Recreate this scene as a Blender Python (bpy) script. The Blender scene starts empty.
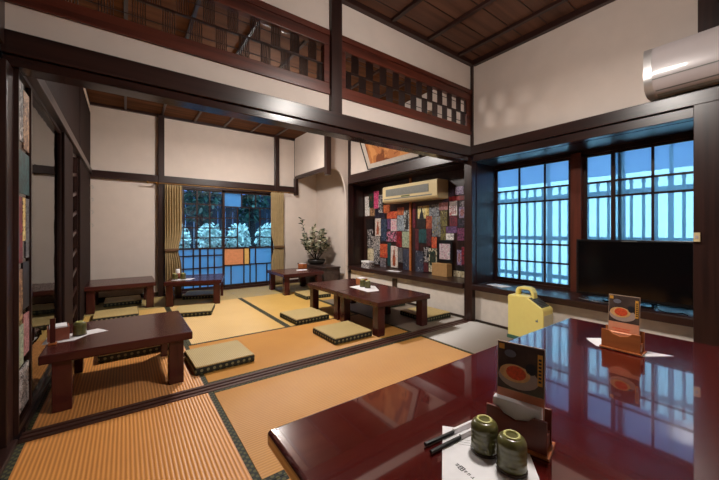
import bpy, bmesh, math, random
from mathutils import Vector, Matrix
R = math.radians
scene = bpy.context.scene
COL = scene.collection
random.seed(7)

# ---------------------------------------------------------------- mesh builder
class MB:
    def __init__(self): self.bm = bmesh.new()
    def poly(self, pts, faces, mi=0, M=None):
        vs = [self.bm.verts.new((M @ Vector(p)) if M else p) for p in pts]
        out = []
        for f in faces:
            try:
                fa = self.bm.faces.new([vs[i] for i in f]); fa.material_index = mi; out.append(fa)
            except ValueError: pass
        return out
    def box(self, x0, x1, y0, y1, z0, z1, mi=0, M=None):
        p = [(x0,y0,z0),(x1,y0,z0),(x1,y1,z0),(x0,y1,z0),(x0,y0,z1),(x1,y0,z1),(x1,y1,z1),(x0,y1,z1)]
        self.poly(p, [(0,3,2,1),(4,5,6,7),(0,1,5,4),(1,2,6,5),(2,3,7,6),(3,0,4,7)], mi, M)
        return self
    def bar(self, a, b, w, h, mi=0):
        a, b = Vector(a), Vector(b); d = b-a; L = d.length
        M = Matrix.Translation(a) @ d.to_track_quat('Z','Y').to_matrix().to_4x4()
        return self.box(-w/2,w/2,-h/2,h/2,0,L,mi,M)
    def prism(self, pts, axis, a, b, mi=0, M=None):
        """polygon extruded along an axis; pts are (p,q) in the other two axes, in cyclic order xyz"""
        def mk(p,q,t): return {'x':(t,p,q),'y':(p,t,q),'z':(p,q,t)}[axis]
        n = len(pts); P = [mk(p,q,a) for p,q in pts]+[mk(p,q,b) for p,q in pts]
        fs = [tuple(range(n))[::-1], tuple(range(n,2*n))]+[(i,(i+1)%n,n+(i+1)%n,n+i) for i in range(n)]
        fl = self.poly(P, fs, mi, M)
        bmesh.ops.recalc_face_normals(self.bm, faces=fl)
        return self
    def tube(self, pts, r, n=8, mi=0, cap=True):
        pts = [Vector(p) for p in pts]; rs = r if isinstance(r,(list,tuple)) else [r]*len(pts)
        rings = []; up = Vector((0,0,1))
        for i,p in enumerate(pts):
            d = (pts[min(i+1,len(pts)-1)]-pts[max(i-1,0)]).normalized()
            u = d.cross(up)
            if u.length < 1e-3: u = d.cross(Vector((1,0,0)))
            u.normalize(); v = d.cross(u).normalized()
            rings.append([self.bm.verts.new(p+(u*math.cos(2*math.pi*k/n)+v*math.sin(2*math.pi*k/n))*rs[i]) for k in range(n)])
        fl = []
        for a,b in zip(rings, rings[1:]):
            for k in range(n):
                f = self.bm.faces.new((a[k],a[(k+1)%n],b[(k+1)%n],b[k])); f.material_index = mi; fl.append(f)
        if cap:
            for rg in (rings[0], rings[-1]):
                f = self.bm.faces.new(rg); f.material_index = mi; fl.append(f)
        bmesh.ops.recalc_face_normals(self.bm, faces=fl)
        return self
    def lathe(self, prof, n=28, mi=0, c=(0,0,0)):
        rings = []
        for r,z in prof:
            if r < 1e-5: rings.append([self.bm.verts.new((c[0],c[1],c[2]+z))])
            else: rings.append([self.bm.verts.new((c[0]+r*math.cos(2*math.pi*k/n),c[1]+r*math.sin(2*math.pi*k/n),c[2]+z)) for k in range(n)])
        fl = []
        for a,b in zip(rings, rings[1:]):
            for k in range(n):
                k2 = (k+1)%n
                vs = [a[0] if len(a)==1 else a[k], a[0] if len(a)==1 else a[k2], b[0] if len(b)==1 else b[k2], b[0] if len(b)==1 else b[k]]
                vs = list(dict.fromkeys(vs))
                if len(vs) > 2:
                    f = self.bm.faces.new(vs); f.material_index = mi; f.smooth = True; fl.append(f)
        bmesh.ops.recalc_face_normals(self.bm, faces=fl)
        return self
    def done(self, name, mats, parent=None, loc=(0,0,0), rz=0, bevel=0, smooth=False, seg=2, sharp=0):
        me = bpy.data.meshes.new(name); self.bm.to_mesh(me); self.bm.free()
        for m in (mats if isinstance(mats,(list,tuple)) else [mats]): me.materials.append(m)
        o = bpy.data.objects.new(name, me); COL.objects.link(o)
        o.location = loc; o.rotation_euler = (0,0,rz)
        if parent: o.parent = parent
        if smooth:
            for p in me.polygons: p.use_smooth = True
        if sharp:
            for p in me.polygons: p.use_smooth = True
            me.set_sharp_from_angle(angle=R(sharp))
        if bevel:
            b = o.modifiers.new('Bevel','BEVEL'); b.width = bevel; b.segments = seg; b.limit_method = 'ANGLE'; b.angle_limit = R(40)
        return o

def tag(o, label, cat, group=None):
    o['label'] = label; o['category'] = cat
    if group: o['group'] = group
    return o
def thing(name, label, cat, loc=(0,0,0), rz=0, group=None):
    o = bpy.data.objects.new(name, None); COL.objects.link(o); o.empty_display_size = .1
    o.location = loc; o.rotation_euler = (0,0,rz)
    return tag(o, label, cat, group)
def struct(o):
    o['kind'] = 'structure'; return o
KIDS = {}
def copy_tree(o, parent=None):
    c = o.copy(); COL.objects.link(c); c.parent = parent
    for ch in list(o.children): copy_tree(ch, c)
    return c
def dup(o, loc, rz, label, group=None):
    c = copy_tree(o); c.location = loc; c.rotation_euler = (0,0,rz); c['label'] = label
    if group: c['group'] = group
    return c

# ---------------------------------------------------------------- materials
def srgb(r,g,b):
    f = lambda c: (c/255/12.92) if c/255 <= .04045 else ((c/255+.055)/1.055)**2.4
    return (f(r),f(g),f(b),1)
class NT:
    def __init__(self, name):
        self.m = bpy.data.materials.new(name); self.m.use_nodes = True
        self.t = self.m.node_tree; self.t.nodes.clear()
        self.out = self.n('ShaderNodeOutputMaterial')
    def n(self, typ, **kw):
        nd = self.t.nodes.new(typ)
        for k,v in kw.items():
            if k in nd.inputs: nd.inputs[k].default_value = v
            else: setattr(nd, k, v)
        return nd
    def l(self, a, ao, b, bi): self.t.links.new(a.outputs[ao], b.inputs[bi])
    def coords(self, scale=(1,1,1), rot=(0,0,0), rand=False):
        tc = self.n('ShaderNodeTexCoord'); mp = self.n('ShaderNodeMapping'); mp.inputs['Scale'].default_value = scale; mp.inputs['Rotation'].default_value = rot
        self.l(tc,'Object',mp,'Vector')
        if rand:
            oi = self.n('ShaderNodeObjectInfo'); mu = self.n('ShaderNodeVectorMath', operation='SCALE'); mu.inputs['Scale'].default_value = 1
            cb = self.n('ShaderNodeCombineXYZ'); k = self.n('ShaderNodeMath', operation='MULTIPLY'); k.inputs[1].default_value = 57.0
            self.l(oi,'Random',k,0); self.l(k,0,cb,'X'); self.l(k,0,cb,'Y'); self.l(k,0,cb,'Z'); self.l(cb,0,mp,'Location')
        return mp
    def ramp(self, stops, interp='LINEAR'):
        r = self.n('ShaderNodeValToRGB'); cr = r.color_ramp; cr.interpolation = interp
        while len(cr.elements) < len(stops): cr.elements.new(.5)
        for e,(p,c) in zip(cr.elements, stops): e.position = p; e.color = c
        return r
    def fin(self, sh, so=0): self.t.links.new(sh.outputs[so], self.out.inputs['Surface']); return self.m

def plain(name, col, rough=.5, metal=0, spec=.5, coat=0, var=.08, scale=30, bump=0):
    t = NT(name); b = t.n('ShaderNodeBsdfPrincipled', Roughness=rough, Metallic=metal)
    b.inputs['Specular IOR Level'].default_value = spec; b.inputs['Coat Weight'].default_value = coat; b.inputs['Coat Roughness'].default_value = .05
    mp = t.coords(); nz = t.n('ShaderNodeTexNoise', Scale=scale, Detail=4.0); t.l(mp,0,nz,'Vector')
    r = t.ramp([(.3,tuple(c*(1-var) for c in col[:3])+(1,)),(.7,tuple(min(1,c*(1+var)) for c in col[:3])+(1,))])
    t.l(nz,0,r,0); t.l(r,0,b,'Base Color')
    if bump:
        bp = t.n('ShaderNodeBump', Strength=bump, Distance=.004); t.l(nz,0,bp,'Height'); t.l(bp,0,b,'Normal')
    return t.fin(b)
def wood(name, c0, c1, axis='x', rough=.35, spec=.5, coat=0, grain=1.0, bump=.08, coat_rough=.08, coat_ior=1.5):
    t = NT(name); b = t.n('ShaderNodeBsdfPrincipled', Roughness=rough); b.inputs['Specular IOR Level'].default_value = spec
    b.inputs['Coat Weight'].default_value = coat; b.inputs['Coat Roughness'].default_value = coat_rough; b.inputs['Coat IOR'].default_value = coat_ior
    s = {'x':(1.2,22,22),'y':(22,1.2,22),'z':(22,22,1.2)}[axis]
    mp = t.coords(tuple(v*grain for v in s), rand=True)
    nz = t.n('ShaderNodeTexNoise', Scale=1.0, Detail=6.0, Distortion=.6); t.l(mp,0,nz,'Vector')
    r = t.ramp([(.25,c0),(.5,tuple((a+b2)/2 for a,b2 in zip(c0,c1))),(.78,c1)]); t.l(nz,0,r,0); t.l(r,0,b,'Base Color')
    bp = t.n('ShaderNodeBump', Strength=bump, Distance=.002); t.l(nz,0,bp,'Height'); t.l(bp,0,b,'Normal')
    return t.fin(b)
def tatami(name, c0, c1, rib, spacing=.0165, rough=.5, spec=.8, aniso=.95, depth=.5, ior=1.5, swap=False):
    """rush weave: ribs running along the axis rib ('x' or 'y'); gloss stretched across the ribs"""
    t = NT(name); b = t.n('ShaderNodeBsdfPrincipled', Roughness=rough, Anisotropic=aniso); b.inputs['Specular IOR Level'].default_value = spec
    b.inputs['IOR'].default_value = ior
    tg = t.n('ShaderNodeCombineXYZ'); tg.inputs['X'].default_value = 1 if rib=='x' else 0; tg.inputs['Y'].default_value = 0 if rib=='x' else 1
    t.l(tg,0,b,'Tangent')
    if swap: tg.inputs['X'].default_value, tg.inputs['Y'].default_value = tg.inputs['Y'].default_value, tg.inputs['X'].default_value
    mp = t.coords()
    w = t.n('ShaderNodeTexWave', wave_type='BANDS', bands_direction='Y' if rib=='x' else 'X', wave_profile='SIN'); w.inputs['Scale'].default_value = .314/spacing*1.0
    w.inputs['Distortion'].default_value = .12; w.inputs['Detail'].default_value = 1; t.l(mp,0,w,'Vector')
    fine = t.coords((900,60,1) if rib=='x' else (60,900,1)); nf = t.n('ShaderNodeTexNoise', Scale=1.0, Detail=2.0); t.l(fine,0,nf,'Vector')
    big = t.n('ShaderNodeTexNoise', Scale=2.2, Detail=3.0); t.l(mp,0,big,'Vector')
    r = t.ramp([(0,c0),(1,c1)])
    m1 = t.n('ShaderNodeMath', operation='MULTIPLY'); m1.inputs[1].default_value = depth; t.l(w,'Fac',m1,0)
    m2 = t.n('ShaderNodeMath', operation='MULTIPLY_ADD'); m2.inputs[1].default_value = .35; t.l(nf,0,m2,0); t.l(m1,0,m2,2)
    m3 = t.n('ShaderNodeMath', operation='MULTIPLY_ADD'); m3.inputs[1].default_value = .4; t.l(big,0,m3,0); t.l(m2,0,m3,2)
    t.l(m3,0,r,0); t.l(r,0,b,'Base Color')
    bp = t.n('ShaderNodeBump', Strength=.35, Distance=.003); t.l(w,'Fac',bp,'Height'); t.l(bp,0,b,'Normal')
    return t.fin(b)
def brocade(name, base, dot, scale):
    t = NT(name); b = t.n('ShaderNodeBsdfPrincipled', Roughness=.7)
    mp = t.coords((scale,scale,scale),(0,0,R(45))); ck = t.n('ShaderNodeTexVoronoi', Scale=1.0, Randomness=0.0); t.l(mp,0,ck,'Vector')
    r = t.ramp([(.0,dot),(.33,dot),(.36,base),(1,base)]); t.l(ck,'Distance',r,0); t.l(r,0,b,'Base Color')
    return t.fin(b)
def printed(name, cols, scale=14, fine=3.0, rough=.45):
    """paper print: patches of flat colour"""
    t = NT(name); b = t.n('ShaderNodeBsdfPrincipled', Roughness=rough); mp = t.coords((scale,scale,scale*.8), rand=True)
    nz = t.n('ShaderNodeTexNoise', Scale=1.0, Detail=fine, Distortion=1.2); t.l(mp,0,nz,'Vector')
    n = len(cols); st = [(0,cols[0])]+[(.36+.28*i/(n-1) if n>2 else .5, cols[i]) for i in range(1,n)]
    r = t.ramp(st,'CONSTANT'); t.l(nz,0,r,0)
    n2 = t.n('ShaderNodeTexNoise', Scale=2.7, Detail=4.0, Distortion=2.0); t.l(mp,0,n2,'Vector'); r2 = t.ramp([(0,(.12,.10,.11,1)),(.42 if scale > 10 else .02,(1,1,1,1))],'CONSTANT'); t.l(n2,0,r2,0)
    mx = t.n('ShaderNodeMix', data_type='RGBA', blend_type='MULTIPLY'); mx.inputs[0].default_value = 1
    t.l(r,0,mx,6); t.l(r2,0,mx,7); t.l(mx,2,b,'Base Color'); return t.fin(b)
def emit(name, col, s):
    t = NT(name); e = t.n('ShaderNodeEmission', Color=col, Strength=s); return t.fin(e)
def frosted(name, tint, trans_col, mixv, rough):
    t = NT(name); tr = t.n('ShaderNodeBsdfTranslucent', Color=tint); rf = t.n('ShaderNodeBsdfRefraction', Color=trans_col, Roughness=rough, IOR=1.02)
    mx = t.n('ShaderNodeMixShader'); mx.inputs[0].default_value = mixv
    mp = t.coords(); nz = t.n('ShaderNodeTexNoise', Scale=90.0, Detail=2.0); t.l(mp,0,nz,'Vector')
    bp = t.n('ShaderNodeBump', Strength=.15, Distance=.002); t.l(nz,0,bp,'Height')
    t.l(bp,0,rf,'Normal'); t.l(tr,0,mx,1); t.l(rf,0,mx,2)
    gl = t.n('ShaderNodeBsdfGlossy', Roughness=.15); fr = t.n('ShaderNodeFresnel', IOR=1.45); m2 = t.n('ShaderNodeMixShader')
    t.l(fr,0,m2,0); t.l(mx,0,m2,1); t.l(gl,0,m2,2); return t.fin(m2)
def clear_glass(name, tint=(.92,.95,1,1), ior=1.5, bump=0.0):
    t = NT(name); tr = t.n('ShaderNodeBsdfTransparent', Color=tint); gl = t.n('ShaderNodeBsdfGlossy', Roughness=.02)
    fr = t.n('ShaderNodeFresnel', IOR=ior); mx = t.n('ShaderNodeMixShader')
    if bump:
        mp = t.coords((1,1,1)); nz = t.n('ShaderNodeTexNoise', Scale=7.0, Detail=2.0); t.l(mp,0,nz,'Vector')
        bp = t.n('ShaderNodeBump', Strength=bump, Distance=.01); t.l(nz,0,bp,'Height'); t.l(bp,0,gl,'Normal')
    t.l(fr,0,mx,0); t.l(tr,0,mx,1); t.l(gl,0,mx,2); return t.fin(mx)

DK0, DK1 = srgb(30,18,16), srgb(62,38,33)
M = {}
for a in 'xyz':
    M['dark'+a] = wood('dark_timber_'+a, DK0, DK1, a, .3, .5)
    M['red'+a] = wood('red_brown_timber_'+a, srgb(54,23,17), srgb(112,54,38), a, .35)
    M['lac'+a] = wood('brown_lacquer_'+a, srgb(50,20,19), srgb(86,38,34), a, .26, coat=.12, spec=.4, grain=.6, bump=.02)
M['matz'] = wood('matt_dark_timber', srgb(24,15,13), srgb(48,30,26), 'z', .75, .15)
M['rail'] = wood('worn_rail_timber', srgb(58,34,28), srgb(98,64,54), 'x', .4, .4)
M['kamoi'] = wood('polished_beam_timber', DK0, DK1, 'x', .2, .5)
M['plaster'] = plain('wall_plaster', srgb(222,208,198), .85, spec=.2, var=.03, scale=6, bump=.05)
M['plaster_low'] = plain('lower_wall_plaster', srgb(226,216,206), .8, spec=.2, var=.06, scale=14, bump=.2)
M['ceil'] = wood('ceiling_board', srgb(74,50,40), srgb(120,84,66), 'x', .5, .3, grain=.5)
M['ceilb'] = wood('ceiling_board_matt', srgb(76,50,36), srgb(120,82,58), 'x', .85, .08, grain=.5)  # matt boards, slightly warmer in tone than the front ceiling
M['table'] = wood('red_lacquer_table', srgb(54,7,7), srgb(88,18,13), 'x', .2, .3, coat=.8, grain=.35, bump=.012, coat_rough=.035, coat_ior=2.15)
M['tableside'] = wood('table_edge_lacquer', srgb(50,14,14), srgb(84,26,24), 'x', .2, .5, coat=.5, grain=.4, bump=.02)
M['tat_y'] = tatami('rush_mat_ribs_long', srgb(158,88,36), srgb(246,172,94), 'y')
M['tat_ys'] = tatami('rush_mat_window_sheen', srgb(104,90,78), srgb(150,134,116), 'y', depth=.25, rough=.42, spec=.8, aniso=1.0, ior=2.0, swap=True)  # base greyed to carry the cool window reflection on this mat
M['tat_x'] = tatami('rush_mat_ribs_cross', srgb(176,112,50), srgb(232,172,92), 'x', depth=.3)
M['tat_yy'] = tatami('rush_mat_yellow', srgb(190,142,66), srgb(236,196,112), 'y', depth=.25)
M['tat_g'] = tatami('rush_mat_greenish', srgb(150,128,78), srgb(206,182,124), 'x', depth=.2)
M['cush'] = tatami('cushion_rush', srgb(152,128,76), srgb(216,190,128), 'y', .012, depth=.35, aniso=.3)
M['heri'] = brocade('mat_border_cloth', srgb(28,30,20), srgb(84,80,44), 42)
M['band'] = brocade('cushion_border_cloth', srgb(24,28,22), srgb(128,126,92), 34)
M['paper'] = plain('white_paper', srgb(236,234,236), .7, spec=.2, var=.03)
M['ink'] = plain('black_ink', srgb(30,30,34), .6)
M['black'] = plain('black_plastic', srgb(16,15,17), .3)
M['blackgloss'] = plain('black_screen', srgb(9,9,11), .12, var=.02)
M['cream'] = plain('cream_plastic', srgb(255,236,140), .4, var=.02)
M['creamd'] = plain('cream_plastic_side', srgb(214,206,170), .4, var=.02)
M['greenbase'] = plain('green_plastic', srgb(70,110,88), .5)
M['acw'] = plain('white_plastic', srgb(192,182,182), .3, var=.01, coat=.4)
M['acs'] = plain('silver_plastic', srgb(190,186,184), .3, metal=.5, var=.02)
M['acg'] = plain('gold_cream_plastic', srgb(226,206,158), .35, var=.03)
M['acgrey'] = plain('grey_grille', srgb(128,130,126), .5)
M['cup'] = plain('green_glaze', srgb(92,88,46), .3, var=.25, scale=60, coat=.3)
M['cupring'] = plain('pale_green_glaze', srgb(206,204,128), .4)
M['cupdark'] = plain('dark_brown_rim', srgb(58,40,28), .4)  # dark brown ring round the bottom of the upturned cup
M['orangewood'] = wood('orange_wood', srgb(150,78,38), srgb(206,124,66), 'y', .35, coat=.2)
M['holder'] = wood('holder_wood', srgb(84,32,18), srgb(128,54,30), 'y', .45, coat=.0)
M['curtain'] = plain('olive_tan_cloth', srgb(164,142,102), .85, var=.1, scale=12)
M['brass'] = plain('brass', srgb(170,130,80), .35, metal=.8)
M['glassL'] = clear_glass('old_window_glass', (.5,.5,.52,1), 2.0, .10)
M['glass'] = clear_glass('clear_glass', (.8,.9,1,1), 1.45)
M['frost'] = frosted('ribbed_frosted_glass', (.6,.85,1,1), (.92,.98,1,1), .78, .30)
M['frostb'] = frosted('blue_frosted_glass', (.46,.70,.95,1), (.8,.9,1,1), .12, .5)
M['orangelit'] = plain('orange_lit_pane', srgb(226,150,104), .7)  # warm light of a frosted pane put into an opaque colour
M['yellowlit'] = plain('yellow_lit_pane', srgb(228,186,110), .7)  # yellow glow of the neighbouring lit pane, painted as flat colour
M['leaf'] = plain('dark_green_leaf', srgb(60,76,50), .45, var=.3, scale=9)
M['leafw'] = plain('silver_leaf', srgb(206,204,180), .5, var=.15, scale=9)
M['gleaf'] = plain('pale_garden_leaf', srgb(214,228,220), .45, var=.2, scale=6)
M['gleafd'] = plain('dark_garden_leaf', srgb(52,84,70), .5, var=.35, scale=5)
M['bark'] = plain('bark', srgb(50,42,40), .9, var=.3)
M['grey'] = plain('stone_ground', srgb(150,158,165), .9, var=.2, scale=3)
M['fence'] = plain('silhouette_fence', srgb(62,84,130), .8, var=.2)  # dusk blue of the backlit pickets put into the base colour
M['gfence'] = plain('dark_garden_fence', srgb(44,52,66), .8, var=.2)
t_ = NT('translucent_screen'); M['screen'] = t_.fin(t_.n('ShaderNodeBsdfTranslucent', Color=(.90,.95,.96,1)))
M['pot'] = plain('dark_iron_bowl', srgb(38,34,30), .45)
M['cab'] = wood('grey_brown_cabinet', srgb(48,36,34), srgb(80,64,60), 'y', .3)
M['terracotta'] = plain('terracotta_lacquer', srgb(132,70,50), .5)

TUBE = 36.0  # strength of the added tube that backlights the outdoor screen
LAMP_BACK, LAMP_FRONT, SKY = (300.0,128.0), (170.0,80.0), 3.4

XL, XR, YB, YF = -.41, 3.16, 5.84, -1.47      # room faces: left, right, far back, behind the camera
def S(name, mb, mat, bevel=0, parent=None):
    o = mb.done(name, mat, parent, bevel=bevel)
    if parent is None: struct(o)
    return o
def simple(name, mat, *boxes, bevel=0, parent=None):
    mb = MB()
    for b in boxes: mb.box(*b)
    return S(name, mb, mat, bevel, parent)

# ================================================================ floor
floor = simple('floor', M['darkx'], (XL-.1,3.62,YF-.1,5.95,-.09,-.03))
H = .028                                          # width of a cloth border
def mat_(x0,x1,y0,y1,mat,edges):
    g = .0015; hx = H if 'x' in edges else 0; hy = H if 'y' in edges else 0   # 'x': borders on the x ends
    cx, cy = (x0+x1)/2, (y0+y1)/2
    m = MB().box(x0+g+hx-cx,x1-g-hx-cx,y0+g+hy-cy,y1-g-hy-cy,-.03,0).done('tatami_mat', M[mat], floor, (cx,cy,0))
    for s in (0,1):
        if hx: MB().box((x0+g if s==0 else x1-g-hx)-cx,(x0+g+hx if s==0 else x1-g)-cx,y0+g-cy,y1-g-cy,-.03,.0012).done('mat_border', M['heri'], m)
        if hy: MB().box(x0+g-cx,x1-g-cx,(y0+g if s==0 else y1-g-hy)-cy,(y0+g+hy if s==0 else y1-g)-cy,-.03,.0012).done('mat_border', M['heri'], m)
mat_(XL,.445,.35,2.165,'tat_y','x');      mat_(.445,2.275,1.25,2.165,'tat_x','y')
mat_(2.275,XR,.35,2.165,'tat_ys','x');      mat_(.445,2.275,.335,1.25,'tat_x','y')
mat_(XL,1.38,-.57,.335,'tat_x','y');       mat_(1.38,XR,-.57,.335,'tat_x','y')
mat_(XL,1.38,YF,-.57,'tat_x','y');         mat_(1.38,XR,YF,-.57,'tat_x','y')
mat_(XL,.445,2.275,4.08,'tat_y','x');      mat_(.445,2.275,2.275,3.17,'tat_x','y')
mat_(2.275,XR,2.275,4.08,'tat_ys','x');     mat_(.445,1.38,3.17,4.93,'tat_yy','x')
mat_(1.38,2.275,3.17,4.93,'tat_yy','x');   mat_(2.275,XR,4.08,4.93,'tat_yy','x')
mat_(XL,.445,4.08,4.93,'tat_yy','x');      mat_(XL,1.38,4.93,YB-.09,'tat_g','')
mat_(1.38,XR,4.93,YB-.09,'tat_g','')
rail = MB()
for y0,y1,z in ((2.165,2.19,.004),(2.19,2.208,-.006),(2.208,2.232,.004),(2.232,2.25,-.006),(2.25,2.275,.004)): rail.box(XL,XR,y0,y1,-.03,z)
S('trim_40', rail, M['rail'])

# ================================================================ walls
simple('wall_left', M['darkz'], (XL-.15,XL-.055,YF,2.16,0,2.9))
simple('wall_left_upper', M['plaster'], (XL-.12,XL,2.3,YB,2.62,2.8))
simple('trim_1', M['darky'], (XL-.10,XL+.005,YF,2.16,0,.03), (XL-.1,XL-.03,YF,2.12,1.84,1.96), bevel=.004)
simple('wall_near', M['plaster'], (XL-.1,XR+.1,YF-.1,YF,0,2.9))
simple('wall_back', M['plaster'], (XL,.43,YB,YB+.1,-.09,1.74), (XL,3.27,YB,YB+.1,1.74,2.8), (2.35,3.27,YB,YB+.1,-.09,1.74))
simple('trim_41', M['rail'], (XL,3.2,YB-.089,YB,-.08,.002), (.43,2.35,YB,YB+.09,-.09,0))
simple('wall_right', M['plaster'], (XR,XR+.1,YF,2.2,1.93,2.9), (XR,XR+.1,YF,.3,0,1.93))
simple('wall_right_low', M['plaster_low'], (XR,XR+.06,.3,2.16,-.05,.35), (XR,XR+.06,2.26,4.66,-.05,.345))
simple('wall_right_back', M['plaster'], (XR,XR+.11,4.64,YB,0,2.8), (XR,XR+.11,2.27,4.64,1.9,2.8))
simple('wall_partition', M['plaster'], (XL-.1,XR,2.2,2.24,1.9,2.095), (XL-.1,XR,2.2,2.24,2.57,2.9))
# posts and beams
simple('trim_2', M['darkx'], (XL-.05,XR+.02,2.15,2.3,1.822,1.93), bevel=.004)      # partition head beam
simple('trim_3', M['kamoi'], (XL-.05,XR+.02,2.17,2.285,1.772,1.8205), bevel=.003)
simple('trim_4', M['redx'], (XL-.06,1.305,2.185,2.255,2.075,2.115), (XL-.06,1.305,2.185,2.255,2.535,2.58), (1.405,XR,2.185,2.255,2.075,2.115), (1.405,XR,2.185,2.255,2.535,2.58))
simple('trim_5', M['darkz'], (1.305,1.405,2.165,2.27,1.93,2.88), bevel=.004)         # short post over the beam
simple('trim_6', M['darkz'], (3.095,3.175,2.15,2.25,0,1.78), bevel=.005)            # corner pillar
simple('trim_7', M['darkz'], (3.14,3.17,2.17,2.2,1.93,2.86))
simple('trim_8', M['darkz'], (XL-.12,XL-.018,2.10,2.2,0,1.77), (XL-.12,XL-.045,2.10,2.2,1.94,2.88), bevel=.004)           # left partition pillar
simple('trim_9', M['darky'], (3.075,XR+.02,.2,2.16,1.84,1.935), (3.075,XR+.02,YF,.2,1.84,1.935), bevel=.004)   # head beam over the bay window
simple('trim_10', M['darky'], (3.10,XR+.02,.2,2.14,1.765,1.838), bevel=.004)
simple('trim_11', M['darkz'], (3.06,XR+.04,.27,.43,0,1.838), (XR-.008,XR+.02,.25,.422,1.935,2.88), bevel=.004)                    # pillar at the end of the bay
simple('trim_12', M['darkx'], (XL,.41,YB-.06,YB,1.745,1.85), (.49,2.66,YB-.06,YB,1.745,1.85), bevel=.004)           # rail along the far wall
simple('trim_13', M['darkz'], (.41,.49,YB-.07,YB+.02,0,2.78), bevel=.003)
simple('trim_14', M['darkz'], (2.26,2.34,YB-.07,YB+.02,0,2.78), bevel=.003)
simple('trim_15', M['darkz'], (2.655,2.715,YB-.09,YB-.005,1.69,2.02), (2.672,2.708,YB-.03,YB,2.02,2.78), bevel=.003)
simple('trim_16', M['darkz'], (3.10,3.21,4.60,4.70,0,2.78), bevel=.003)                # niche pillar
simple('trim_17', M['darkz'], (2.65,2.735,4.55,4.635,1.92,2.78), bevel=.004)             # hanging pillar end
simple('trim_18', M['darky'], (2.66,2.72,4.635,YB-.09,2.0,2.06), bevel=.003)
simple('trim_19', M['darkx'], (XL,.41,YB-.012,YB,0,.06), (2.34,XR,YB-.012,YB,0,.06))
simple('trim_20', M['darky'], (XR-.012,XR,2.27,4.6,0,.025), (XR-.012,XR,.43,2.14,0,.02))
simple('trim_21', M['darkz'], (XR-.02,XR+.05,3.43,3.51,0,.31))
# hanging walls of the niche
S('wall_niche_hanging', MB().box(2.67,2.71,4.635,YB-.03,2.06,2.79), M['plaster'])
S('wall_niche_arch', MB().prism([(2.735,2.79),(3.10,2.79),(3.10,0),(3.065,0),(3.065,1.50),(3.055,1.66),(3.03,1.80),(2.99,1.92),(2.93,2.0),(2.86,2.035),(2.735,2.04)], 'y', 4.60,4.64), M['plaster'])
# ceilings
simple('ceiling', M['ceil'], (XL-.1,XR+.1,YF-.1,2.2,2.89,2.95))
simple('ceiling_back_room', M['ceilb'], (XL-.1,XR+.1,2.24,YB+.1,2.79,2.85))
bt = MB()
for k in range(-5,4): bt.box(1.93+.475*(k)-.018, 1.93+.475*k+.018, YF,2.2,2.862,2.89) if -.4 < 1.93+.475*k < 3.1 else None
S('trim_22', bt, M['darky'])
bt = MB()
for k in range(-2,5): bt.box(.915+.4545*k-.014, .915+.4545*k+.014, 2.24,YB,2.768,2.79)
S('trim_23', bt, M['darky'])
simple('trim_24', M['darkx'], (XL,XR,2.155,2.2,2.845,2.89), (XL,XR,2.24,2.28,2.745,2.79), (XL,2.67,YB-.04,YB,2.755,2.79))
simple('trim_25', M['darky'], (XR-.045,XR,YF,2.155,2.835,2.89), (XL,XL+.04,YF,2.155,2.845,2.89))
# faint board joints of the ceilings
bj = MB()
for i in range(16): bj.box(XL,XR,YF+.1+.228*i,YF+.106+.228*i,2.8845,2.8915)
S('trim_26', bj, M['darkx'])

# ---------------------------------------------------------------- left wall of the back room: sliding glass doors
simple('trim_27', M['darky'], (XL-.08,XL+.04,2.301,5.8,1.79,1.86), bevel=.003)
simple('trim_28', M['matz'], (XL-.09,XL+.015,2.27,4.6,1.86,2.62), (XL-.06,XL+.02,2.27,YB,2.70,2.72))
simple('trim_29', M['plaster'], (XL+.002,XL+.03,3.3,5.8,2.64,2.69))
simple('trim_30', M['matz'], (XL-.08,XL+.02,3.47,3.98,0,1.79), (XL-.08,XL+.02,4.58,5.84,0,2.78), bevel=.003)
simple('trim_31', M['darky'], (XL-.09,XL+.01,2.27,4.6,-.03,.03))
simple('wall_dark_backing', M['darkz'], (XL-.2,XL-.15,2.2,4.7,0,2.6))  # dark sheet added behind the door glass to keep the outside dark
d1 = simple('door_1', M['darkz'], (XL-.03,XL,2.455,2.478,.03,1.79), (XL-.03,XL,2.20,2.21,.03,1.79), (XL-.03,XL,3.45,3.475,.03,1.79), (XL-.03,XL,2.21,3.45,.03,.06), (XL-.03,XL,2.21,3.45,1.77,1.79))
MB().box(XL-.016,XL-.011,2.21,2.455,.06,1.77).done('glass_pane', M['glassL'], d1)
MB().box(XL-.016,XL-.011,2.478,3.45,.06,1.77).done('glass_pane', M['glassL'], d1)
d2 = simple('door_2', M['darkz'], (XL-.03,XL,3.98,4.01,.03,1.79), (XL-.03,XL,4.55,4.58,.03,1.79))
MB().box(XL-.03,XL-.026,4.01,4.55,.03,1.79).done('glass_pane', M['glassL'], d2)
sl = MB()
for k in range(9): sl.bar((XL-.012,4.01,.12+.2*k),(XL-.012,4.55,.20+.2*k),.012,.035)
sl.done('slat', M['darky'], d2)

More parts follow.
